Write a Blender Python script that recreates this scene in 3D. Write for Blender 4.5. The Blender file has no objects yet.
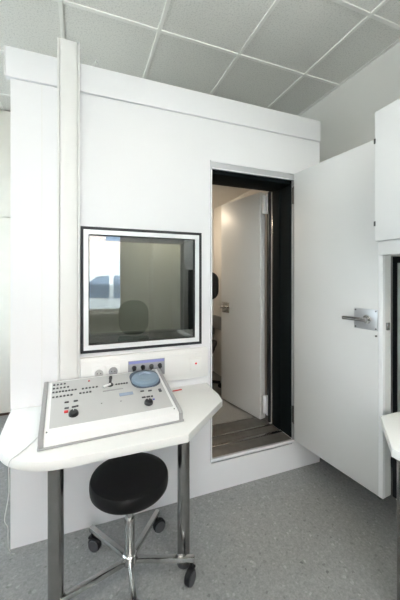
import bpy, bmesh, math, random
from mathutils import Vector, Matrix
random.seed(4)
scene = bpy.context.scene
COL = scene.collection
R = math.radians

# ------------------------------------------------------------------ materials
MATS = {}
def mat(name, color, rough=.5, metal=0.0, noise=0.0, nscale=8.0, bump=0.0, bscale=60.0, emit=None, estr=0.0, spec=.5, coat=0.0):
    if name in MATS:
        return MATS[name]
    m = bpy.data.materials.new(name); m.use_nodes = True
    nt = m.node_tree; b = nt.nodes['Principled BSDF']
    b.inputs['Base Color'].default_value = (*color, 1)
    b.inputs['Roughness'].default_value = rough
    b.inputs['Metallic'].default_value = metal
    b.inputs['Specular IOR Level'].default_value = spec
    b.inputs['Coat Weight'].default_value = coat
    tc = nt.nodes.new('ShaderNodeTexCoord')
    if noise:
        n = nt.nodes.new('ShaderNodeTexNoise'); n.inputs['Scale'].default_value = nscale; n.inputs['Detail'].default_value = 4
        nt.links.new(tc.outputs['Object'], n.inputs['Vector'])
        r = nt.nodes.new('ShaderNodeValToRGB')
        r.color_ramp.elements[0].position = .3; r.color_ramp.elements[1].position = .7
        r.color_ramp.elements[0].color = (*[max(0, c*(1-noise)) for c in color], 1)
        r.color_ramp.elements[1].color = (*[min(1, c*(1+noise)) for c in color], 1)
        nt.links.new(n.outputs['Fac'], r.inputs['Fac']); nt.links.new(r.outputs['Color'], b.inputs['Base Color'])
    if bump:
        n = nt.nodes.new('ShaderNodeTexNoise'); n.inputs['Scale'].default_value = bscale; n.inputs['Detail'].default_value = 3
        nt.links.new(tc.outputs['Object'], n.inputs['Vector'])
        bp = nt.nodes.new('ShaderNodeBump'); bp.inputs['Strength'].default_value = bump; bp.inputs['Distance'].default_value = .002
        nt.links.new(n.outputs['Fac'], bp.inputs['Height']); nt.links.new(bp.outputs['Normal'], b.inputs['Normal'])
    if emit:
        b.inputs['Emission Color'].default_value = (*emit, 1); b.inputs['Emission Strength'].default_value = estr
    MATS[name] = m
    return m

def glass_mat(name, tint, ior=1.5, rough=0.0):
    m = bpy.data.materials.new(name); m.use_nodes = True
    nt = m.node_tree; nt.nodes.clear()
    o = nt.nodes.new('ShaderNodeOutputMaterial'); mx = nt.nodes.new('ShaderNodeMixShader')
    t = nt.nodes.new('ShaderNodeBsdfTransparent'); t.inputs['Color'].default_value = (*tint, 1)
    g = nt.nodes.new('ShaderNodeBsdfGlossy'); g.inputs['Roughness'].default_value = rough
    f = nt.nodes.new('ShaderNodeFresnel'); f.inputs['IOR'].default_value = ior
    nt.links.new(f.outputs[0], mx.inputs[0]); nt.links.new(t.outputs[0], mx.inputs[1]); nt.links.new(g.outputs[0], mx.inputs[2])
    nt.links.new(mx.outputs[0], o.inputs[0])
    return m

def floor_mat():
    m = bpy.data.materials.new('speckled vinyl'); m.use_nodes = True
    nt = m.node_tree; b = nt.nodes['Principled BSDF']
    tc = nt.nodes.new('ShaderNodeTexCoord')
    v = nt.nodes.new('ShaderNodeTexVoronoi'); v.inputs['Scale'].default_value = 85
    n = nt.nodes.new('ShaderNodeTexNoise'); n.inputs['Scale'].default_value = 130; n.inputs['Detail'].default_value = 3
    nt.links.new(tc.outputs['Object'], v.inputs['Vector']); nt.links.new(tc.outputs['Object'], n.inputs['Vector'])
    r = nt.nodes.new('ShaderNodeValToRGB')
    r.color_ramp.elements[0].position = 0; r.color_ramp.elements[0].color = (.12, .122, .121, 1)
    r.color_ramp.elements[1].position = 1; r.color_ramp.elements[1].color = (.36, .362, .354, 1)
    e = r.color_ramp.elements.new(.12); e.color = (.215, .218, .216, 1)
    e = r.color_ramp.elements.new(.85); e.color = (.265, .268, .263, 1)
    nt.links.new(v.outputs['Color'], r.inputs['Fac'])
    r2 = nt.nodes.new('ShaderNodeValToRGB')
    r2.color_ramp.elements[0].position = .35; r2.color_ramp.elements[0].color = (.86, .86, .87, 1)
    r2.color_ramp.elements[1].position = .65; r2.color_ramp.elements[1].color = (1.1, 1.1, 1.1, 1)
    nt.links.new(n.outputs['Fac'], r2.inputs['Fac'])
    mx = nt.nodes.new('ShaderNodeMix'); mx.data_type = 'RGBA'; mx.blend_type = 'MULTIPLY'; mx.inputs['Factor'].default_value = 1
    nt.links.new(r.outputs['Color'], mx.inputs['A']); nt.links.new(r2.outputs['Color'], mx.inputs['B'])
    nt.links.new(mx.outputs['Result'], b.inputs['Base Color'])
    b.inputs['Roughness'].default_value = .45
    return m

def tile_mat():
    m = bpy.data.materials.new('mineral ceiling tile'); m.use_nodes = True
    nt = m.node_tree; b = nt.nodes['Principled BSDF']
    tc = nt.nodes.new('ShaderNodeTexCoord')
    n = nt.nodes.new('ShaderNodeTexNoise'); n.inputs['Scale'].default_value = 95; n.inputs['Detail'].default_value = 6
    nt.links.new(tc.outputs['Object'], n.inputs['Vector'])
    r = nt.nodes.new('ShaderNodeValToRGB')
    r.color_ramp.elements[0].position = .33; r.color_ramp.elements[0].color = (.66, .66, .635, 1)
    r.color_ramp.elements[1].position = .5; r.color_ramp.elements[1].color = (.80, .80, .765, 1)
    nt.links.new(n.outputs['Fac'], r.inputs['Fac']); nt.links.new(r.outputs['Color'], b.inputs['Base Color'])
    bp = nt.nodes.new('ShaderNodeBump'); bp.inputs['Strength'].default_value = .35; bp.inputs['Distance'].default_value = .004
    nt.links.new(n.outputs['Fac'], bp.inputs['Height']); nt.links.new(bp.outputs['Normal'], b.inputs['Normal'])
    b.inputs['Roughness'].default_value = .9
    return m

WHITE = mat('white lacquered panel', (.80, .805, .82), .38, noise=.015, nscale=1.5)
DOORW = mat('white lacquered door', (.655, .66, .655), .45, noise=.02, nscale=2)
DUCT = mat('white plastic duct', (.78, .78, .765), .42, noise=.01)
TABLE = mat('white laminate', (.80, .80, .775), .35, noise=.01, nscale=3)
WALLM = mat('painted wall', (.82, .82, .79), .8, bump=.15, bscale=120, noise=.015, nscale=3)
CREAM = mat('cream laminate', (.82, .80, .735), .45, noise=.02)
CEILT = tile_mat()
GRIDM = mat('white ceiling grid', (.88, .88, .85), .5, noise=.01)
FLOORM = floor_mat()
BLACK = mat('black rubber gasket', (.012, .014, .018), .5, noise=.1)
JAMB = mat('black painted jamb', (.006, .009, .010), .7, noise=.1, spec=.06)
STEEL = mat('brushed stainless steel', (.32, .315, .305), .22, 1.0, noise=.08, nscale=25)
ALU = mat('bright aluminium', (.84, .85, .87), .35, .15, noise=.02)
BRONZE = mat('dark steel tread', (.12, .115, .105), .45, .5, noise=.15, nscale=20)
PLATE = mat('satin steel plate', (.50, .51, .53), .4, .5, noise=.03)
CHROME = mat('polished chrome', (.55, .55, .54), .16, 1.0, noise=.03)
LEATHER = mat('black leather', (.007, .007, .0075), .42, bump=.25, bscale=220, spec=.2)
RUBBERW = mat('black caster plastic', (.008, .008, .009), .5, noise=.1, spec=.25)
PLAST = mat('white console plastic', (.80, .80, .79), .35, noise=.01)
PANELG = mat('light grey console panel', (.47, .47, .46), .45, noise=.015)
EDGEG = mat('mid grey console side', (.30, .30, .30), .45, noise=.02)
KEY = mat('dark grey key', (.06, .06, .065), .45, noise=.1)
KNOB = mat('black knob', (.012, .012, .013), .35, noise=.1)
RED = mat('red key', (.55, .03, .03), .4, noise=.05)
BLUEK = mat('blue key', (.12, .13, .45), .4, noise=.05)
LCD = mat('blue grey display', (.33, .39, .50), .25, noise=.05)
POD = mat('blue grey plastic', (.20, .27, .34), .3, noise=.05)
PODD = mat('dark blue grey plastic', (.05, .07, .10), .35, noise=.05)
JACKP = mat('grey jack plate', (.32, .33, .35), .45, .2, noise=.03)
BLUEP = mat('blue printed strip', (.22, .24, .52), .45, noise=.05)
CABLEB = mat('black cable', (.012, .012, .014), .5, noise=.05)
CABLEW = mat('pale grey cable', (.55, .55, .54), .5, noise=.03)
INNER = mat('pale acoustic lining', (.60, .58, .55), .8, noise=.03, nscale=3)
CARPET = mat('grey booth carpet', (.22, .215, .205), .95, noise=.12, nscale=160, bump=.4, bscale=300)
GREYT = mat('grey table laminate', (.30, .31, .32), .5, noise=.03)
BLACKF = mat('black upholstery', (.012, .012, .013), .7, bump=.4, bscale=300)
GREENF = mat('grey green upholstery', (.22, .26, .235), .85, bump=.4, bscale=300)
DARKW = mat('dark grey laminate', (.05, .055, .06), .5, noise=.05)
PLINTH = mat('brown plinth', (.09, .065, .05), .6, noise=.1)
PALEW = mat('pale grey socket', (.46, .46, .455), .45, noise=.02)
SOCK = mat('grey socket insert', (.33, .34, .35), .45, noise=.03)
SCREW = mat('dark screw', (.10, .10, .10), .4, .8, noise=.05)
GLASS = glass_mat('booth glass', (.76, .80, .785), 2.2)
GLASS2 = glass_mat('booth rear glass', (.84, .87, .85), 1.3)
CLEAR = glass_mat('window glass', (.93, .95, .94), 1.45)
PALEG = mat('pale green frosted glass', (.74, .80, .77), .5, noise=.02)
FILLDN = mat('added fill pendant diffuser', (.9, .9, .88), .5, emit=(1, .985, .95), estr=11.0)  # downward glow of the added pendants, fills the room from above
FILLUP = mat('added fill pendant uplight', (.9, .9, .88), .5, emit=(1, .985, .95), estr=30.0)  # upward glow of the added pendants, there to brighten the ceiling
WARM = mat('warm lamp diffuser', (.9, .85, .7), .5, emit=(1, .84, .64), estr=42)
ASPH = mat('pale paving', (.42, .41, .39), .9, noise=.2, nscale=40)
CARW = mat('white car paint', (.85, .86, .88), .2, coat=.6, noise=.01)
CARG = mat('tinted car glass', (.20, .26, .36), .1, noise=.05)
TYRE = mat('tyre rubber', (.02, .02, .02), .8, noise=.1)
REDB = mat('red brick facade', (.42, .12, .08), .85, noise=.25, nscale=12)
PALER = mat('pale pink brick facade', (.74, .62, .57), .85, noise=.2, nscale=12)
PALEB = mat('pale render facade', (.65, .62, .56), .85, noise=.06, nscale=6)
REDL = mat('red indicator', (.5, .02, .03), .35, emit=(.8, .03, .05), estr=.4)

# ------------------------------------------------------------------ mesh kit
class B:
    def __init__(s): s.bm = bmesh.new()
    def _merge(s, t):
        me = bpy.data.meshes.new('tmp'); t.to_mesh(me); t.free(); s.bm.from_mesh(me); bpy.data.meshes.remove(me); return s
    def box(s, x0, x1, y0, y1, z0, z1, bev=0.0, seg=2, M=None):
        t = bmesh.new(); bmesh.ops.create_cube(t, size=1)
        for v in t.verts:
            v.co = Vector(((x0+x1)/2 + v.co.x*(x1-x0), (y0+y1)/2 + v.co.y*(y1-y0), (z0+z1)/2 + v.co.z*(z1-z0)))
        if bev: bmesh.ops.bevel(t, geom=list(t.edges), offset=bev, segments=seg, profile=.5, affect='EDGES')
        if M: bmesh.ops.transform(t, matrix=M, verts=t.verts)
        return s._merge(t)
    def cyl(s, p0, p1, r0, r1=None, seg=24, bev=0.0):
        r1 = r0 if r1 is None else r1
        p0, p1 = Vector(p0), Vector(p1); d = p1-p0; L = d.length
        pr = [(0, 0), (r0, 0), (r1, L), (0, L)] if not bev else [(0, 0), (r0-bev, 0), (r0, bev), (r1, L-bev), (r1-bev, L), (0, L)]
        return s.lathe(pr, Matrix.Translation(p0) @ d.to_track_quat('Z', 'Y').to_matrix().to_4x4(), seg)
    def lathe(s, prof, M=None, seg=32):
        t = bmesh.new(); rings = []
        for r, z in prof:
            if r < 1e-6: rings.append([t.verts.new((0, 0, z))])
            else: rings.append([t.verts.new((r*math.cos(2*math.pi*k/seg), r*math.sin(2*math.pi*k/seg), z)) for k in range(seg)])
        for a, b in zip(rings, rings[1:]):
            for k in range(seg):
                q = [a[k % len(a)], a[(k+1) % len(a)], b[(k+1) % len(b)], b[k % len(b)]]
                u = []
                for v in q:
                    if v not in u: u.append(v)
                if len(u) > 2: t.faces.new(u)
        bmesh.ops.recalc_face_normals(t, faces=t.faces)
        if M: bmesh.ops.transform(t, matrix=M, verts=t.verts)
        return s._merge(t)
    def prism(s, poly, z0, z1, bev=0.0, M=None):
        t = bmesh.new()
        f = t.faces.new([t.verts.new((x, y, z0)) for x, y in poly])
        e = bmesh.ops.extrude_face_region(t, geom=[f])
        bmesh.ops.translate(t, vec=(0, 0, z1-z0), verts=[g for g in e['geom'] if isinstance(g, bmesh.types.BMVert)])
        bmesh.ops.recalc_face_normals(t, faces=t.faces)
        if bev:
            ed = [x for x in t.edges if abs(x.verts[0].co.z - x.verts[1].co.z) < 1e-6]
            bmesh.ops.bevel(t, geom=ed, offset=bev, segments=2, profile=.5, affect='EDGES')
        if M: bmesh.ops.transform(t, matrix=M, verts=t.verts)
        return s._merge(t)
    def tube(s, pts, r, seg=10, sub=6):
        P = [Vector(p) for p in pts]; Q = []
        if sub > 1 and len(P) > 2:
            for i in range(len(P)-1):
                a, b, c, d = P[max(i-1, 0)], P[i], P[i+1], P[min(i+2, len(P)-1)]
                for k in range(sub):
                    u = k/sub
                    Q.append(.5*((2*b) + (c-a)*u + (2*a-5*b+4*c-d)*u*u + (3*b-a-3*c+d)*u**3))
            Q.append(P[-1])
        else: Q = P
        t = bmesh.new(); rings = []; up = Vector((.13, .21, .97))
        for i, p in enumerate(Q):
            tg = (Q[min(i+1, len(Q)-1)] - Q[max(i-1, 0)]).normalized()
            n = up - tg*up.dot(tg)
            if n.length < 1e-4: n = tg.orthogonal()
            n.normalize(); up = n; b = tg.cross(n)
            rings.append([t.verts.new(p + (n*math.cos(2*math.pi*k/seg) + b*math.sin(2*math.pi*k/seg))*r) for k in range(seg)])
        for a, b in zip(rings, rings[1:]):
            for k in range(seg): t.faces.new([a[k], a[(k+1) % seg], b[(k+1) % seg], b[k]])
        t.faces.new(rings[0][::-1]); t.faces.new(rings[-1])
        bmesh.ops.recalc_face_normals(t, faces=t.faces)
        return s._merge(t)
    def holed(s, axis, a0, a1, z0, z1, d0, d1, holes):
        # wall slab with rectangular openings; axis 'x' runs along x (thickness in y), 'y' runs along y (thickness in x)
        xs = sorted({a0, a1, *[h[0] for h in holes], *[h[1] for h in holes]}); zs = sorted({z0, z1, *[h[2] for h in holes], *[h[3] for h in holes]})
        solid = lambda i, j: 0 <= i < len(xs)-1 and 0 <= j < len(zs)-1 and not any(h[0] < (xs[i]+xs[i+1])/2 < h[1] and h[2] < (zs[j]+zs[j+1])/2 < h[3] for h in holes)
        t = bmesh.new(); cache = {}
        def V(i, j, d):
            k = (i, j, d)
            if k not in cache: cache[k] = t.verts.new((xs[i], d, zs[j]) if axis == 'x' else (d, xs[i], zs[j]))
            return cache[k]
        for i in range(len(xs)-1):
            for j in range(len(zs)-1):
                if not solid(i, j): continue
                for d in (d0, d1): t.faces.new([V(i, j, d), V(i+1, j, d), V(i+1, j+1, d), V(i, j+1, d)])
                for (di, dj, p, q) in ((-1, 0, (i, j), (i, j+1)), (1, 0, (i+1, j), (i+1, j+1)), (0, -1, (i, j), (i+1, j)), (0, 1, (i, j+1), (i+1, j+1))):
                    if not solid(i+di, j+dj): t.faces.new([V(*p, d0), V(*q, d0), V(*q, d1), V(*p, d1)])
        bmesh.ops.recalc_face_normals(t, faces=t.faces)
        return s._merge(t)

ORG = {}
def obj(name, b, m, parent=None, label=None, cat=None, group=None, kind=None, M=None, org=None, smooth=35):
    """link one mesh; vertices are given in place and moved to the thing's own base"""
    if M: bmesh.ops.transform(b.bm, matrix=M, verts=b.bm.verts)
    if parent is not None: o_ = ORG[parent.name]
    elif org is not None: o_ = Vector(org)
    else:
        c = [v.co for v in b.bm.verts]
        o_ = Vector(((min(v.x for v in c)+max(v.x for v in c))/2, (min(v.y for v in c)+max(v.y for v in c))/2, min(v.z for v in c)))
    bmesh.ops.translate(b.bm, vec=-o_, verts=b.bm.verts)
    me = bpy.data.meshes.new(name); b.bm.to_mesh(me); b.bm.free()
    me.materials.append(m)
    me.shade_smooth(); me.set_sharp_from_angle(angle=R(smooth))
    o = bpy.data.objects.new(name, me); COL.objects.link(o)
    if parent is not None: o.parent = parent
    else: o.location = o_
    ORG[o.name] = o_
    tag(o, label, cat, group, kind)
    return o
def tag(o, label=None, cat=None, group=None, kind=None):
    for k, v in (('label', label), ('category', cat), ('group', group), ('kind', kind)):
        if v: o[k] = v
def thing(name, loc, label, cat, group=None):
    o = bpy.data.objects.new(name, None); COL.objects.link(o); o.location = loc; o.empty_display_size = .1
    ORG[o.name] = Vector(loc); tag(o, label, cat, group); return o
def struct(name, b, m, parent=None): return obj(name, b, m, parent, kind='structure', smooth=20)

# ------------------------------------------------------------------ room shell
CZ = 3.112; XL, XR, YB, YF = -2.3, 2.14, -3.7, 2.35
struct('floor', B().box(XL-.1, XR+.1, YB-.1, YF+.1, -.08, 0), FLOORM)
struct('wall_back', B().box(XL, XR, YF, YF+.1, 0, CZ), WALLM)
WIL = (-.5, 1.6, .70, 2.60)
struct('wall_left', B().holed('y', YB, YF, 0, CZ, XL-.1, XL, [WIL]), WALLM)
struct('wall_right', B().box(XR, XR+.1, YB, YF, 0, CZ), WALLM)
struct('trim_1', B().box(1.66, XR, -1.9, -.88, 0, CZ), WALLM).name = 'wall_pillar'
WIN = (-1.55, .70, .79, 2.55)
struct('wall_front', B().holed('x', XL, XR, 0, CZ, YB-.1, YB, [WIN]), WALLM)
struct('baseboard_back', B().box(XL, XR, YF-.012, YF, 0, .07, .002), DARKW)
struct('baseboard_right', B().box(XR-.012, XR, -.88, YF-.012, 0, .07, .002), DARKW)

# suspended ceiling: slab of tiles and its grid of bars
T = .6243
gx = [-.126 + k*T for k in range(-3, 4)]; gy = [.245 - k*T for k in range(-3, 7)]
struct('ceiling', B().box(XL, XR, YB, YF, CZ, CZ+.06), CEILT)
g = B()
for x in gx: g.box(x-.012, x+.012, YB, YF, CZ-.010, CZ+.001, .0015)
for y in gy: g.box(XL, XR, y-.012, y+.012, CZ-.0092, CZ+.001, .0015)
g.box(XR-.022, XR, YB, YF, CZ-.007, CZ+.001); g.box(XL, XL+.022, YB, YF, CZ-.007, CZ+.001)
struct('trim_1', g, GRIDM)
for px_, py_, lb in ((-.95, -2.35, 'long pendant fill lamp added out of view on the window side of the room'), (.75, -2.35, 'long pendant fill lamp added out of view on the door side of the room')):  # unseen pendants behind the camera, added to lift room and ceiling brightness
    l = thing('fill_pendant', (px_, py_, CZ), lb, 'lamp', 'added fill pendants')
    obj('housing', B().box(px_-.16, px_+.16, py_-.75, py_+.75, 2.70, 2.735, .003), GRIDM, l)
    obj('lower_diffuser', B().box(px_-.15, px_+.15, py_-.73, py_+.73, 2.685, 2.6995, .002), FILLDN, l)
    obj('upper_diffuser', B().box(px_-.14, px_+.14, py_-.72, py_+.72, 2.7355, 2.745, .002), FILLUP, l)
    for d in (-.6, .6): obj('hanger', B().cyl((px_, py_+d, 2.745), (px_, py_+d, CZ-.001), .003, seg=8), STEEL, l)

# window behind the camera (its reflection shows in the booth window)
x0, x1, z0, z1 = WIN
xm = (x0+x1)/2 - .1
w1 = struct('window_1', B().holed('x', x0, x1, z0, z1, YB-.075, YB-.015, [(x0+.06, xm-.04, z0+.06, z1-.06), (xm+.04, x1-.06, z0+.06, z1-.06)]), DUCT)
struct('window_pane', B().box(x0+.05, xm-.03, YB-.05, YB-.044, z0+.05, z1-.05), CLEAR, w1)
struct('window_pane', B().box(xm+.03, x1-.05, YB-.05, YB-.044, z0+.05, z1-.05), CLEAR, w1)
struct('window_sill', B().box(x0-.05, x1+.05, YB-.01, YB+.16, z0-.045, z0-.005, .006), TABLE, w1)

y0, y1, z0, z1 = WIL
ym = (y0+y1)/2
w2 = struct('window_2', B().holed('y', y0, y1, z0, z1, XL-.075, XL-.015, [(y0+.06, ym-.04, z0+.06, z1-.06), (ym+.04, y1-.06, z0+.06, z1-.06)]), DUCT)
struct('window_pane', B().box(XL-.05, XL-.044, y0+.05, ym-.03, z0+.05, z1-.05), CLEAR, w2)
struct('window_pane', B().box(XL-.05, XL-.044, ym+.03, y1-.05, z0+.05, z1-.05), CLEAR, w2)
struct('window_sill', B().box(XL-.01, XL+.16, y0-.05, y1+.05, z0-.045, z0-.005, .006), TABLE, w2)

# ------------------------------------------------------------------ sound booth
booth = thing('sound_booth', (.66, .95, 0), 'white walk-in hearing test booth with observation window and open heavy door', 'sound booth')
HX0, HX1, BT, HZ = -.342, 1.682, 2.58, 2.423
DX0, DX1, DZ0, DZ1 = .783, 1.432, .222, 2.128      # door opening
WX0, WX1, WZ0, WZ1 = -.007, .712, .977, 1.684       # window incl. black seal
fp = B().holed('x', HX0, HX1, .0, HZ+.02, 0.0, .2, [(DX0, DX1, .186, DZ1), (WX0+.042, WX1-.042, WZ0+.042, WZ1-.042)])
obj('front_panel', fp, WHITE, booth)
obj('header_panel', B().box(-.362, -.1215, -.016, .02, HZ+.003, BT, .003).box(-.0095, 1.677, -.016, .02, HZ+.003, BT, .003), WHITE, booth)
obj('header_end_strip', B().box(-.368, -.3625, -.017, .03, HZ+.002, BT+.001, .001), DUCT, booth)
obj('roof_panel', B().box(-.31, 1.67, .022, 1.9, HZ, BT-.02, .004).box(-.305, -.125, .03, .05, BT+.005, BT+.018), DUCT, booth)
obj('side_panel', B().box(HX0, HX0+.07, .2, 1.9, 0, HZ, .002), WHITE, booth)
obj('side_panel', B().box(HX1-.07, HX1, .2, 1.9, 0, HZ, .002), WHITE, booth)
obj('rear_panel', B().box(HX0+.07, HX1-.07, 1.83, 1.9, 0, HZ, .002), WHITE, booth)
obj('joint_strip', B().box(-.20, -.196, -.0015, .0, .75, HZ-.005), DUCT, booth)
# inner shell
IX0, IX1, IY0, IY1, IZ0, IZ1 = -.25, 1.585, .30, 1.76, .19, 2.28
obj('inner_lining', B().box(IX0-.02, IX0, IY0, IY1, IZ0, IZ1).box(IX1, IX1+.02, IY0, IY1, IZ0, IZ1).box(IX0, IX1, IY1, IY1+.02, IZ0, IZ1).box(IX0, IX1, IY0, IY1, IZ1, IZ1+.02)
    .holed('x', IX0, IX1, IZ0, IZ1, .23, IY0, [(DX0, DX1, IZ0+.001, DZ1+.005), (WX0+.042, WX1-.042, WZ0+.042, WZ1-.042)]), INNER, booth)
obj('booth_floor', B().box(IX0, IX1, .30, IY1, .10, IZ0), CARPET, booth)
obj('lining_trunking', B().box(IX1-.03, IX1, .95, IY1-.03, .76, .92, .004).box(IX0, IX1, IY1-.03, IY1, .67, .78, .004), GREYT, booth)
# window: black seal, bright frame, two panes
def ring(x0, x1, z0, z1, y0, y1, t): return B().holed('x', x0, x1, z0, z1, y0, y1, [(x0+t, x1-t, z0+t, z1-t)])
wf = obj('window_frame', ring(WX0+.012, WX1-.012, WZ0+.012, WZ1-.012, -.008, .03, .029), ALU, booth)
obj('outer_seal', ring(WX0, WX1, WZ0, WZ1, -.012, .002, .0155), BLACK, wf)
obj('inner_seal', ring(WX0+.040, WX1-.040, WZ0+.040, WZ1-.040, .0, .03, .006), BLACK, wf)
obj('window_reveal', ring(WX0+.0425, WX1-.0425, WZ0+.0425, WZ1-.0425, .031, .29, .003), JAMB, booth)
obj('front_pane', B().box(WX0+.046, WX1-.046, .012, .020, WZ0+.046, WZ1-.046), GLASS, wf)
obj('rear_pane', B().box(WX0+.047, WX1-.047, .205, .213, WZ0+.047, WZ1-.047), GLASS2, wf)
# door surround
obj('door_trim', B().holed('x', DX0-.006, DX1+.022, DZ0-.02, DZ1+.034, -.008, .004, [(DX0+.003, DX1-.002, DZ0, DZ1-.022)]), PLATE, booth)
obj('trim_bead', B().box(DX0-.006, DX1+.022, -.014, -.0078, DZ1+.022, DZ1+.034, .002).box(DX0+.003, DX1+.012, -.012, -.0078, DZ1-.022, DZ1-.014, .001).box(DX1+.010, DX1+.022, -.014, -.0078, DZ0-.02, DZ1+.02, .002).box(DX0-.006, DX1+.01, -.012, -.0078, DZ0-.02, DZ0-.002, .002).box(DX0-.006, DX0+.003, -.012, -.0078, DZ0, DZ1-.03, .002), WHITE, booth)
obj('door_jamb', B().box(DX1-.006, DX1+.004, .012, .215, DZ0+.004, DZ1, .001).box(DX0-.004, DX0+.004, .012, .215, DZ0+.004, DZ1, .001).box(DX0, DX1, .012, .23, DZ1-.045, DZ1+.003, .001)
    .box(DX1-.014, DX1+.002, .14, .23, DZ0+.004, DZ1, .001), JAMB, booth)
obj('inner_door_frame', B().box(DX1-.009, DX1+.002, .232, .247, DZ0, DZ1-.03, .003), STEEL, booth)
obj('frame_seal', B().box(DX1-.016, DX1+.004, .272, .295, DZ0, DZ1-.03, .003), BLACK, booth)
th = obj('threshold', B().box(DX0, DX1, .006, .13, DZ0-.03, DZ0-.004, .003).box(DX0, DX1, .145, .245, DZ0-.03, DZ0-.008, .003).box(DX0, DX1, .26, .42, DZ0-.035, DZ0-.016, .003), BRONZE, booth)
obj('tread_edge', B().box(DX0, DX1, .115, .14, DZ0-.03, DZ0+.001, .002), STEEL, th)
obj('tread_edge', B().box(DX0, DX1, .245, .262, DZ0-.03, DZ0-.004, .002), STEEL, th)
obj('tread_edge', B().box(DX0, DX1, .418, .43, DZ0-.05, DZ0-.014, .002), STEEL, th)

def frame(h, e):      # local x along the leaf from hinge to free edge, local y through the leaf
    u = (Vector(e) - Vector(h)).normalized()
    return Matrix(((u.x, -u.y, 0, h[0]), (u.y, u.x, 0, h[1]), (0, 0, 1, 0), (0, 0, 0, 1)))
# outer leaf, swung out about 95 degrees into the room
MO = frame((1.418, -.030), (1.476, -.668)); LO = .646
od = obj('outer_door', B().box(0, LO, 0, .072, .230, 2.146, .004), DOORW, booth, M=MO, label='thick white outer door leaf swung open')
obj('edge_strip', B().box(LO-.024, LO+.001, -.002, .02, .232, 2.144, .002), WHITE, od, M=MO)
obj('lock_plate', B().box(LO-.165, LO-.025, -.004, .001, 1.112, 1.227, .0015), PLATE, od, M=MO)
lv = B().cyl((LO-.085, .0, 1.170), (LO-.085, -.045, 1.170), .011, bev=.002).tube([(LO-.06, -.045, 1.170), (LO-.12, -.046, 1.170), (LO-.205, -.046, 1.168)], .011, 12, 4).cyl((LO-.085, -.004, 1.170), (LO-.085, -.012, 1.170), .024, bev=.002)
obj('lever_handle', lv, CHROME, od, M=MO)
for a, z in ((.035, 1.217), (.155, 1.217), (.155, 1.122), (.035, 1.122), (.035, 1.085)): obj('screw', B().cyl((LO-a, -.002, z), (LO-a, -.0065, z), .0045, seg=12), SCREW, od, M=MO)
obj('latch', B().box(LO, LO+.012, .024, .044, 1.12, 1.16, .003), STEEL, od, M=MO)
for z in (.34, 1.93): obj('hinge', B().cyl((DX1-.001, -.018, z), (DX1-.001, -.018, z+.13), .008, bev=.002).box(DX1-.004, DX1+.002, -.018, .004, z+.005, z+.125), SCREW, od)
# inner leaf, swung into the booth
MI = frame((1.395, .372), (1.288, .908)); LI = .547
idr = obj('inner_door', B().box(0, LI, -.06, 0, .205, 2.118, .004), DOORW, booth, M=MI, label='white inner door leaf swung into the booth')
obj('handle', B().box(LI-.13, LI-.02, -.001, .005, 1.06, 1.16, .001).cyl((LI-.055, 0, 1.115), (LI-.055, .04, 1.115), .010, bev=.002).tube([(LI-.045, .04, 1.115), (LI-.09, .042, 1.113), (LI-.14, .042, 1.122)], .009, 10, 3), CHROME, idr, M=MI)
for z in (.27, 1.93):
    obj('hinge', B().box(1.395, 1.428, .326, .340, z, z+.15, .003).cyl((1.428, .312, z-.005), (1.428, .312, z+.155), .013, bev=.002), ALU, idr)
obj('door_gasket', B().box(1.456, 1.475, .33, .37, .23, 2.1, .002), BLACK, idr)
# lamp inside the booth
bl = thing('booth_lamp', (.95, 1.48, IZ1), 'round warm ceiling lamp inside the booth', 'lamp')
obj('lamp_base', B().lathe([(0, 0), (.15, 0), (.15, -.03), (0, -.03)], Matrix.Translation((.95, 1.48, IZ1)), 32), DUCT, bl)
obj('lamp_shade', B().lathe([(.14, -.03), (.135, -.06), (.09, -.085), (0, -.095)], Matrix.Translation((.95, 1.48, IZ1)), 32), WARM, bl)

# patient's chair and shelf in the booth
bc = thing('booth_chair', (1.20, 1.33, IZ0), 'black high-backed chair inside the booth behind the doorway', 'chair')
def rounded(w, h, r, n=6):
    P = []
    for cx, cy, a in ((w/2-r, h-r, 0), (-w/2+r, h-r, 90), (-w/2+r, r, 180), (w/2-r, r, 270)):
        for k in range(n+1): P.append((cx + r*math.cos(R(a+90*k/n)), cy + r*math.sin(R(a+90*k/n))))
    return P
MB = Matrix.Translation((1.20, 1.33, 0)) @ Matrix.Rotation(R(-30), 4, 'Z')
UP = Matrix(((1, 0, 0, 0), (0, 0, -1, 0), (0, 1, 0, 0), (0, 0, 0, 1)))
obj('backrest', B().prism(rounded(.42, .33, .1), -.04, .04, .015, UP), BLACKF, bc, M=MB @ Matrix.Translation((0, .23, 1.135)))
obj('seat', B().box(-.20, .20, -.22, .20, .60, .68, .03, 3), BLACKF, bc, M=MB)
obj('back_support', B().box(-.03, .03, .21, .235, .62, 1.2, .004), STEEL, bc, M=MB)
obj('column', B().cyl((0, 0, .26), (0, 0, .6), .028), CHROME, bc, M=MB)
for k in range(5):
    a = 2*math.pi*k/5
    obj('base_arm', B().tube([(0, 0, .265), (.25*math.cos(a), .25*math.sin(a), .245)], .016, 10, 1).cyl((.25*math.cos(a), .25*math.sin(a)-.012, .215), (.25*math.cos(a), .25*math.sin(a)+.012, .215), .025, seg=16), RUBBERW, bc, M=MB)

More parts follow.
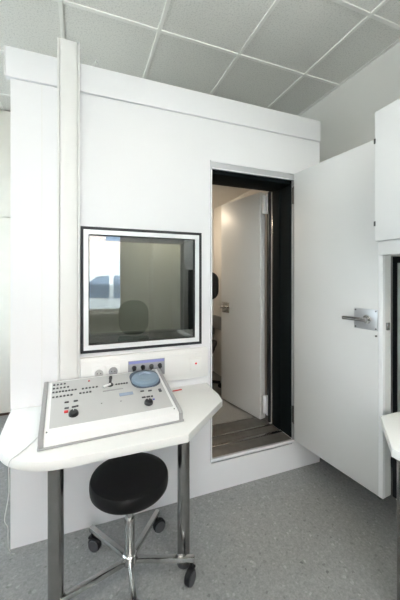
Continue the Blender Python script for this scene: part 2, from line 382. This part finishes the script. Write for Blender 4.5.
# ------------------------------------------------------------------ ducts and fittings on the booth front
vd = thing('cable_duct', (-.056, -.02, .72), 'tall white vertical cable duct running up the booth front past its top', 'cable duct')
obj('duct_body', B().box(-.121, -.010, -.030, -.0005, .722, 2.672, .002).box(-.121, -.111, -.042, -.0295, .722, 2.672, .001).box(-.020, -.010, -.042, -.0295, .722, 2.672, .001), DUCT, vd)
obj('duct_lid', B().box(-.107, -.024, -.043, -.0301, .722, 2.670, .001), DUCT, vd)
hd = thing('wall_trunking', (.36, -.02, .77), 'white horizontal cable trunking under the booth window carrying the sockets', 'cable trunking')
obj('trunking_body', B().box(-.0095, .748, -.030, -.0005, .772, .955, .003), DUCT, hd)
obj('trunking_lid', B().box(-.008, .746, -.036, -.029, .80, .930, .002), DUCT, hd)
TY = -.0362
def lab_socket(name, x, z, label, mround, r, extra=None):
    s = thing(name, (x, TY, z-.035), label, 'socket', 'power sockets on the trunking')
    obj('cover_plate', B().box(x-.036, x+.036, TY-.008, TY-.0002, z-.036, z+.036, .003), PLAST, s)
    obj('socket_well', B().lathe([(0, .001), (r*.8, .001), (r*.86, .006), (r, .006), (r*1.02, 0)], Matrix.Translation((x, TY-.0075, z)) @ Matrix.Rotation(R(90), 4, 'X'), 28), mround, s)
    obj('pin_hole', B().cyl((x-.009, TY-.0095, z), (x-.009, TY-.0085, z), .003, seg=10).cyl((x+.009, TY-.0095, z), (x+.009, TY-.0085, z), .003, seg=10), KEY, s)
lab_socket('power_socket', .088, .868, 'power socket with pale grey round well, left of the dark round one', PALEW, .022)
lab_socket('power_socket', .164, .872, 'power socket with dark grey round insert beside the jack panel', SOCK, .024)
sw = thing('alarm_switch', (.660, TY, .828), 'square white wall switch with small red light at right end of trunking', 'switch')
obj('switch_plate', B().box(.622, .698, TY-.009, TY-.0002, .826, .902, .003), TABLE, sw)
obj('rocker', B().box(.634, .686, TY-.012, TY-.0085, .838, .890, .002), PLAST, sw)
obj('indicator_light', B().lathe([(.0065, 0), (.0055, .003), (0, .004)], Matrix.Translation((.660, TY-.0118, .866)) @ Matrix.Rotation(R(90), 4, 'X'), 16), REDL, sw)
jp = thing('jack_panel', (.355, TY, .83), 'grey metal jack panel with blue top strip and four plugged cables', 'jack panel')
obj('jack_plate', B().box(.247, .463, TY-.004, TY-.0002, .822, .918, .001), JACKP, jp)
obj('printed_strip', B().box(.251, .459, TY-.0048, TY-.0039, .900, .915), BLUEP, jp)
ordn = ['leftmost black cable plug in the jack panel', 'second black cable plug from left in the jack panel', 'third black cable plug from left in the jack panel', 'rightmost black cable plug in the jack panel']
for k in range(4):
    x = .281 + k*.0505; z = .878
    p = thing('cable_plug', (x, TY-.004, z), ordn[k], 'plug', 'plugs in the jack panel')
    obj('plug_body', B().cyl((x, TY-.005, z), (x-.002, TY-.026, z-.004), .0135, .010, 16, .001), CABLEB, p)
    obj('plug_lead', B().tube([(x-.002, TY-.022, z-.004), (x-.006, TY-.0255, z-.012), (x-.014, TY-.025, z-.03), (x-.03, TY-.02, z-.045), (x-.055, TY-.014, z-.052)], .0052, 8), CABLEB, p)
    obj('jack_ring', B().lathe([(.012, 0), (.013, .002), (.010, .003), (.010, 0)], Matrix.Translation((x, TY-.0042, z)) @ Matrix.Rotation(R(90), 4, 'X'), 20), STEEL if k != 1 else BLUEP, p)
obj('loose_cable', B().tube([(.055, .01, BT-.002), (.062, .012, BT+.03), (.075, .014, BT+.055), (.083, .016, BT+.045)], .003, 8), CABLEW, label='short white cable end poking up over the booth top edge', cat='cable')

# ------------------------------------------------------------------ counter
def arc(cx, cy, r, a0, a1, n=14): return [(cx + r*math.cos(R(a0+(a1-a0)*k/n)), cy + r*math.sin(R(a0+(a1-a0)*k/n))) for k in range(n+1)]
tb = thing('counter_table', (.2, -.3, 0), 'white counter with rounded left corner carrying the audiometer', 'table')
poly = [(-.338, -.0012), (-.336, -.10)] + arc(-.328+.268, -.566+.268, .268, 180, 270, 20) + [(.430, -.566), (.726, -.288), (.742, -.20), (.748, -.0012)]
top = B().prism(poly, .684, .7205, .004)
obj('tabletop', top, TABLE, tb)
for (x, y) in ((-.098, -.45), (.464, -.395)):
    L = obj('leg', B().cyl((x, y, .012), (x, y, .684), .030, seg=40), STEEL, tb)
    obj('foot', B().cyl((x, y, .0), (x, y, .014), .032, .030, 32), KEY, L)

# ------------------------------------------------------------------ audiometer console
ac = thing('audiometer', (.14, -.27, .721), 'pale grey sloping audiometer console on the white counter', 'audiometer')
A0 = R(2.6)
MC = Matrix.Translation((-.153, -.472, .7212)) @ Matrix.Rotation(A0, 4, 'Z')
MP = MC @ Matrix.Translation((0, .01, .047)) @ Matrix.Rotation(math.atan2(.096, .375), 4, 'X')
W = .592
YZ = Matrix(((0, 0, 1, 0), (1, 0, 0, 0), (0, 1, 0, 0), (0, 0, 0, 1)))      # prism axes -> (z, x, y)
prof = [(0, .009), (.402, .009), (.402, .138), (.385, .143), (.01, .047), (.002, .040)]
obj('console_body', B().prism(prof, .012, W-.012, .002, YZ), PLAST, ac, M=MC)
side = [(-.003, .009), (.406, .009), (.406, .141), (.387, .147), (.008, .050), (-.003, .042)]
obj('base_strip', B().box(-.010, W+.010, -.006, .402, 0, .009, .002), EDGEG, ac, M=MC)
obj('side_cheek', B().prism(side, -.008, .0125, .003, YZ), EDGEG, ac, M=MC)
obj('side_cheek', B().prism(side, W-.0125, W+.006, .003, YZ), EDGEG, ac, M=MC)
pn = obj('control_panel', B().box(.030, W-.026, .040, .378, -.001, .0018, .0006), PANELG, ac, M=MP)
def key(u, v, m=KEY, w=.0095, d=.008, nm='button'): return obj(nm, B().box(u-w/2, u+w/2, v-d/2, v+d/2, .001, .006, .001), m, ac, M=MP)
for (u0, u1, v, n) in ((.040, .088, .352, 4), (.039, .103, .320, 5), (.038, .137, .288, 8), (.039, .118, .249, 6), (.171, .237, .286, 5), (.158, .204, .251, 4), (.334, .388, .283, 5)):
    for k in range(n): key(u0 + (u1-u0)*k/(n-1), v)
for u, v in ((.092, .196), (.101, .196), (.131, .196), (.140, .196), (.092, .153), (.101, .153), (.122, .154), (.131, .154), (.141, .156), (.445, .191), (.454, .191), (.484, .186), (.493, .186), (.441, .140), (.450, .140), (.464, .139), (.473, .139), (.487, .138)): key(u, v)
key(.094, .128, RED, .017, .014, 'red_button'); key(.489, .112, BLUEK, .010, .007, 'blue_button'); key(.204, .348, RED, .008, .006, 'red_indicator')
key(.539, .176, KEY, .014, .024, 'rocker_switch')
for u, v in ((.124, .103), (.458, .091)):
    kn = obj('rotary_knob', B().lathe([(.021, .001), (.0205, .010), (.018, .016), (.016, .018), (0, .0185)], Matrix.Translation((u, v, 0)), 28), KNOB, ac, M=MP)
    obj('knob_mark', B().box(u-.001, u+.001, v+.006, v+.016, .0183, .0190), PLAST, kn, M=MP)
obj('slider_slot', B().box(.262, .362, .236, .244, .001, .0035, .001), EDGEG, ac, M=MP)
obj('display', B().box(.335, .403, .178, .202, .001, .004, .001), LCD, ac, M=MP)
for u, v in ((.247, .147), (.335, .141), (.022, .020), (.565, .020)): obj('panel_screw', B().cyl((u, v, .0), (u, v, .003), .003, seg=10), SCREW, ac, M=MP)
pod = obj('control_pod', B().prism(rounded(.158, .17, .06, 8), 0, .004, .001, Matrix.Translation((.489, .215, 0))), PODD, ac, M=MP)
obj('pod_dome', B().lathe([(.074, .002), (.075, .010), (.070, .019), (.055, .024), (.040, .022), (.034, .020), (0, .020)], Matrix.Translation((.489, .288, 0)) @ Matrix.Diagonal((1, .88, 1, 1)), 40), POD, pod, M=MP)
obj('pod_ridge', B().tube([(.455, .315, .021), (.489, .325, .025), (.523, .315, .021)], .006, 10), LCD, pod, M=MP)
mic = obj('talkback_microphone', B().cyl((.303, .285, .0), (.303, .285, .008), .016, bev=.002).tube([(.303, .285, .006), (.304, .293, .018), (.306, .300, .028)], .007, 10), KNOB, ac, M=MP)
obj('microphone_tip', B().cyl((.305, .298, .026), (.308, .308, .042), .009, .008, 16, .003), KNOB, mic, M=MP)
obj('microphone_lever', B().tube([(.303, .283, .010), (.285, .272, .012), (.265, .262, .012)], .006, 8), PLAST, mic, M=MP)

# leads across the counter
obj('pale_lead', B().tube([(-.160, -.30, .7225), (-.175, -.36, .7222), (-.205, -.43, .7222), (-.232, -.478, .7222), (-.246, -.496, .720), (-.252, -.505, .700), (-.252, -.500, .60), (-.268, -.49, .50), (-.262, -.47, .45), (-.285, -.34, .28), (-.305, -.18, .12), (-.318, -.04, .004)], .0017, 8), CABLEW, label='thin pale lead from the console hanging over the counter front edge', cat='cable')
obj('red_pen', B().cyl((.50, -.075, .7255), (.56, -.07, .7255), .0032, bev=.001), RED, label='small red pen lying on the counter right of the console', cat='pen')

# ------------------------------------------------------------------ stool
sx, sy = .205, -.392
st = thing('swivel_stool', (sx, sy, 0), 'round black leather swivel stool with five-armed chrome base under the counter', 'stool')
SP = [(0, .432), (.150, .432), (.166, .438), (.174, .448), (.176, .465), (.1755, .486), (.171, .498), (.156, .504), (.135, .506), (.07, .508), (0, .5085)]
obj('seat', B().lathe(SP, Matrix.Translation((sx, sy, 0)), 56), LEATHER, st)
obj('seat_piping', B().lathe([(.171, .4905), (.1735, .4925), (.1725, .4945), (.1695, .4945)], Matrix.Translation((sx, sy, 0)), 56), LEATHER, st)
obj('gas_column', B().cyl((sx, sy, .11), (sx, sy, .30), .0235, seg=24).cyl((sx, sy, .29), (sx, sy, .434), .0165, seg=24).cyl((sx, sy, .414), (sx, sy, .433), .06, .07, 24), CHROME, st)
hub = obj('hub', B().cyl((sx, sy, .090), (sx, sy, .137), .032, bev=.004), CHROME, st)
for k, a in enumerate((-21, 51, 123, 195, 267)):
    ca, sa = math.cos(R(a)), math.sin(R(a))
    arm = obj('base_arm', B().box(.02, .298, -.012, .012, .094, .117, .003), CHROME, st, M=Matrix.Translation((sx, sy, 0)) @ Matrix.Rotation(R(a), 4, 'Z'))
    cm = Matrix.Translation((sx + .284*ca, sy + .284*sa, 0)) @ Matrix.Rotation(R(a + (60, 140, 20, -70, 100)[k]), 4, 'Z')
    cs = obj('caster', B().cyl((0, 0, .066), (0, 0, .096), .007, seg=12).box(-.024, .018, -.012, .012, .058, .068, .003).lathe([(.030, -.012), (.034, -.008), (.034, .008), (.030, .012), (.02, .013), (.02, -.013), (.030, -.012)], Matrix.Translation((-.014, 0, .034)) @ Matrix.Rotation(R(90), 4, 'X'), 24), RUBBERW, arm, M=cm)
    obj('caster_wheel', B().cyl((-.014, -.016, .030), (-.014, -.011, .030), .029, bev=.002).cyl((-.014, .011, .030), (-.014, .016, .030), .029, bev=.002), KEY, arm, M=cm)

# ------------------------------------------------------------------ right-hand side: wall cabinet, glazed cabinet, second counter
CX = 1.225
ck = (CX*.79)
wc = thing('wall_cabinet', (1.44, -1.25, 1.51), 'white wall cabinet on the right above the second counter', 'cabinet')
yfar = -1.8 + 1.225*.795
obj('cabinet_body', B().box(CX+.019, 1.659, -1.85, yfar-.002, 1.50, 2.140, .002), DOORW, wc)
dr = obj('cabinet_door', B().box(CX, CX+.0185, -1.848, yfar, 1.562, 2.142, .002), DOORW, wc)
for z in (1.63, 2.0): obj('hinge', B().box(CX-.003, CX+.004, yfar-.004, yfar+.004, z, z+.022, .001), SCREW, dr)

gc = thing('glazed_cabinet', (1.97, -.66, 0), 'narrow black-framed glass cabinet behind the open booth door', 'cabinet')
obj('cabinet_carcass', B().box(2.10, 2.135, -.90, -.492, .0, 1.54).box(1.845, 2.10, -.90, -.480, .0, .06).box(1.845, 2.10, -.90, -.480, 1.51, 1.54).box(1.845, 2.10, -.505, -.480, .06, 1.51), DUCT, gc)
gd = obj('cabinet_frame', B().holed('y', -.90, -.474, .02, 1.53, 1.825, 1.845, [(-.87, -.500, .06, 1.49)]), BLACK, gc)
obj('glass_pane', B().box(1.832, 1.838, -.875, -.486, .055, 1.495), PALEG, gd)

t2 = thing('side_counter', (1.4, -1.3, 0), 'white counter with cut corner at the right edge below the wall cabinet', 'table')
obj('tabletop', B().prism([(1.367, -.743), (1.655, -.743), (1.655, -1.9), (1.150, -1.9), (1.150, -.961)], .684, .7205, .004), TABLE, t2)
for y in (-.955, -1.80):
    L = obj('leg', B().cyl((1.238, y, .012), (1.238, y, .684), .030, seg=40), STEEL, t2)
    obj('foot', B().cyl((1.238, y, .0), (1.238, y, .014), .032, .030, 32), KEY, L)

# ------------------------------------------------------------------ left rear: cupboard beside the booth
tc = thing('tall_cupboard', (-.95, 2.05, 0), 'full-height cream built-in cupboard against the back wall left of the booth', 'cupboard')
obj('plinth', B().box(-1.62, -.40, 1.775, 2.33, 0, .024), PLINTH, tc)
obj('cupboard_body', B().box(-1.62, -.40, 1.782, 2.335, .025, CZ-.012, .003), CREAM, tc)
for a, b in ((-1.618, -1.012), (-1.008, -.402)):
    for z0, z1 in ((.03, 2.005), (2.013, CZ-.03)):
        d = obj('cupboard_door', B().box(a, b, 1.76, 1.781, z0, z1, .002), CREAM, tc)
        if z0 < 1:
            xx = b-.05 if a < -1.1 else a+.05
            obj('handle', B().cyl((xx, 1.735, 1.0), (xx, 1.735, 1.15), .006).cyl((xx, 1.735, 1.01), (xx, 1.762, 1.01), .004).cyl((xx, 1.735, 1.14), (xx, 1.762, 1.14), .004), STEEL, d)

# ------------------------------------------------------------------ behind the camera, seen mirrored in the booth window
vc = thing('visitor_chair', (.72, -2.75, 0), 'chair with rounded grey-green backrest mirrored in the booth window', 'chair')
MV = Matrix.Translation((.72, -2.75, 0)) @ Matrix.Rotation(R(190), 4, 'Z')
obj('backrest', B().prism(rounded(.46, .54, .19, 10), -.02, .02, .008, UP), GREENF, vc, M=MV @ Matrix.Translation((0, .23, .50)))
obj('seat', B().box(-.23, .23, -.23, .24, .43, .48, .02, 3), GREENF, vc, M=MV)
for x in (-.2, .2):
    for y in (-.2, .22): obj('leg', B().cyl((x, y, 0), (x, y, .44), .012), STEEL, vc, M=MV)
wr = thing('white_wardrobe', (1.46, -3.4, 0), 'tall white wardrobe beside the window, mirrored in the booth window', 'wardrobe')
obj('wardrobe_body', B().box(1.15, 1.78, -3.68, -3.30, .0, 2.25, .003), TABLE, wr)
for a, b in ((1.153, 1.463), (1.467, 1.777)): obj('door', B().box(a, b, -3.299, -3.28, .06, 2.245, .003), TABLE, wr)
ds = thing('dark_bookcase', (1.96, -3.0, 0), 'dark grey bookcase in the corner, mirrored in the booth window', 'bookcase')
obj('bookcase_body', B().box(1.80, 2.13, -3.6, -2.0, 0, 2.2, .003), DARKW, ds)
for z in (.4, .8, 1.2, 1.6): obj('shelf', B().box(1.785, 1.80, -3.58, -2.02, z, z+.025, .002), DARKW, ds)

# outside the window
struct('ground', B().box(-16, 14, -24, YB-.12, -.5, -.35).box(-16, XL-.12, YB-.12, 12, -.5, -.35), ASPH)
def facade(name, x0, x1, y, h, m, label):
    f = thing(name, ((x0+x1)/2, y, -.35), label, 'building')
    hs = []
    n = int((x1-x0)/2)
    for i in range(n):
        for z in (.8, 3.6):
            a = x0 + (i+.5)*(x1-x0)/n
            hs.append((a-.55, a+.55, z, z+1.5))
    obj('wall', B().holed('x', x0, x1, -.35, h, y-.3, y, hs), m, f)
    for q in hs: obj('window', B().box(q[0], q[1], y-.2, y-.15, q[2], q[3]), CARG, f)
    obj('roof', B().prism([(y-4, h), (y+.4, h), (y-1.8, h+2)], x0-.2, x1+.2, 0, YZ), REDB, f)
facade('brick_house', -1.8, 8, -17, 6, PALER, 'red brick house across the street, mirrored in the booth window')
facade('rendered_house', -13, -2.4, -17, 6.4, PALEB, 'pale rendered house across the street from the window')
car = thing('parked_van', (.5, -6.4, -.35), 'white parked van outside, mirrored in the booth window', 'van')
cprof = [(-2.15, .35), (3.0, .35), (3.05, 1.0), (3.0, 2.2), (2.8, 2.36), (.9, 2.34), (.2, 2.24), (-.45, 1.98), (-1.25, 1.22), (-2.05, 1.0), (-2.2, .7)]
XZ = Matrix(((1, 0, 0, 0), (0, 0, -1, 0), (0, 1, 0, 0), (0, 0, 0, 1)))
MCc = Matrix.Translation((.5, -6.4, -.35))
obj('van_body', B().prism(cprof, -.85, .85, .06, XZ), CARW, car, M=MCc)
for s in (-1, 1):
    for pl in ([(-.15, 1.78), (-.85, 1.30), (.10, 1.26), (.10, 1.80)], [(.20, 1.80), (.20, 1.26), (1.15, 1.26), (1.15, 1.80)], [(1.3, 1.80), (1.3, 1.26), (2.4, 1.26), (2.4, 1.80)]):
        obj('side_window', B().prism(pl, -.006, .006, 0, XZ), CARG, car, M=MCc @ Matrix.Translation((0, s*.852, 0)))
    for x in (-1.3, 1.9):
        obj('wheel', B().cyl((x, s*.74, .34), (x, s*.90, .34), .34, bev=.03), TYRE, car, M=MCc)

# ------------------------------------------------------------------ light and camera
w = bpy.data.worlds.new('World'); scene.world = w; w.use_nodes = True
nt = w.node_tree; bg = nt.nodes['Background']
sky = nt.nodes.new('ShaderNodeTexSky'); sky.sky_type = 'HOSEK_WILKIE'; sky.sun_direction = (0.3, .6, .74); sky.turbidity = 6
mx = nt.nodes.new('ShaderNodeMix'); mx.data_type = 'RGBA'; mx.inputs['Factor'].default_value = .75
nt.links.new(sky.outputs[0], mx.inputs['A']); mx.inputs['B'].default_value = (.82, .91, 1.0, 1)
nt.links.new(mx.outputs['Result'], bg.inputs['Color']); bg.inputs['Strength'].default_value = 11.0
sun = bpy.data.lights.new('Sun', 'SUN'); sun.energy = 26; sun.angle = R(1); so = bpy.data.objects.new('sun', sun); COL.objects.link(so)
so.rotation_euler = (R(-42), R(-15), 0); so.location = (0, 6, 9)

cam = bpy.data.cameras.new('Camera'); co = bpy.data.objects.new('camera', cam); COL.objects.link(co)
co.location = (0, -1.7997, 1.4); co.rotation_euler = (R(90), 0, -.3736)
cam.sensor_fit = 'AUTO'; cam.sensor_width = 36; cam.lens = 301.34/600*36; cam.shift_y = (277.46-300)/600; cam.clip_start = .02
scene.camera = co
vs = scene.view_settings
scene.display_settings.display_device = 'sRGB'
vs.view_transform = 'Standard'; vs.look = 'None'; vs.gamma = 1; vs.use_curve_mapping = False; vs.exposure = 0.02
scene.cycles.use_denoising = True
scene.cycles.max_bounces = 10; scene.cycles.diffuse_bounces = 6; scene.cycles.transparent_max_bounces = 16
scene.cycles.sample_clamp_indirect = 8
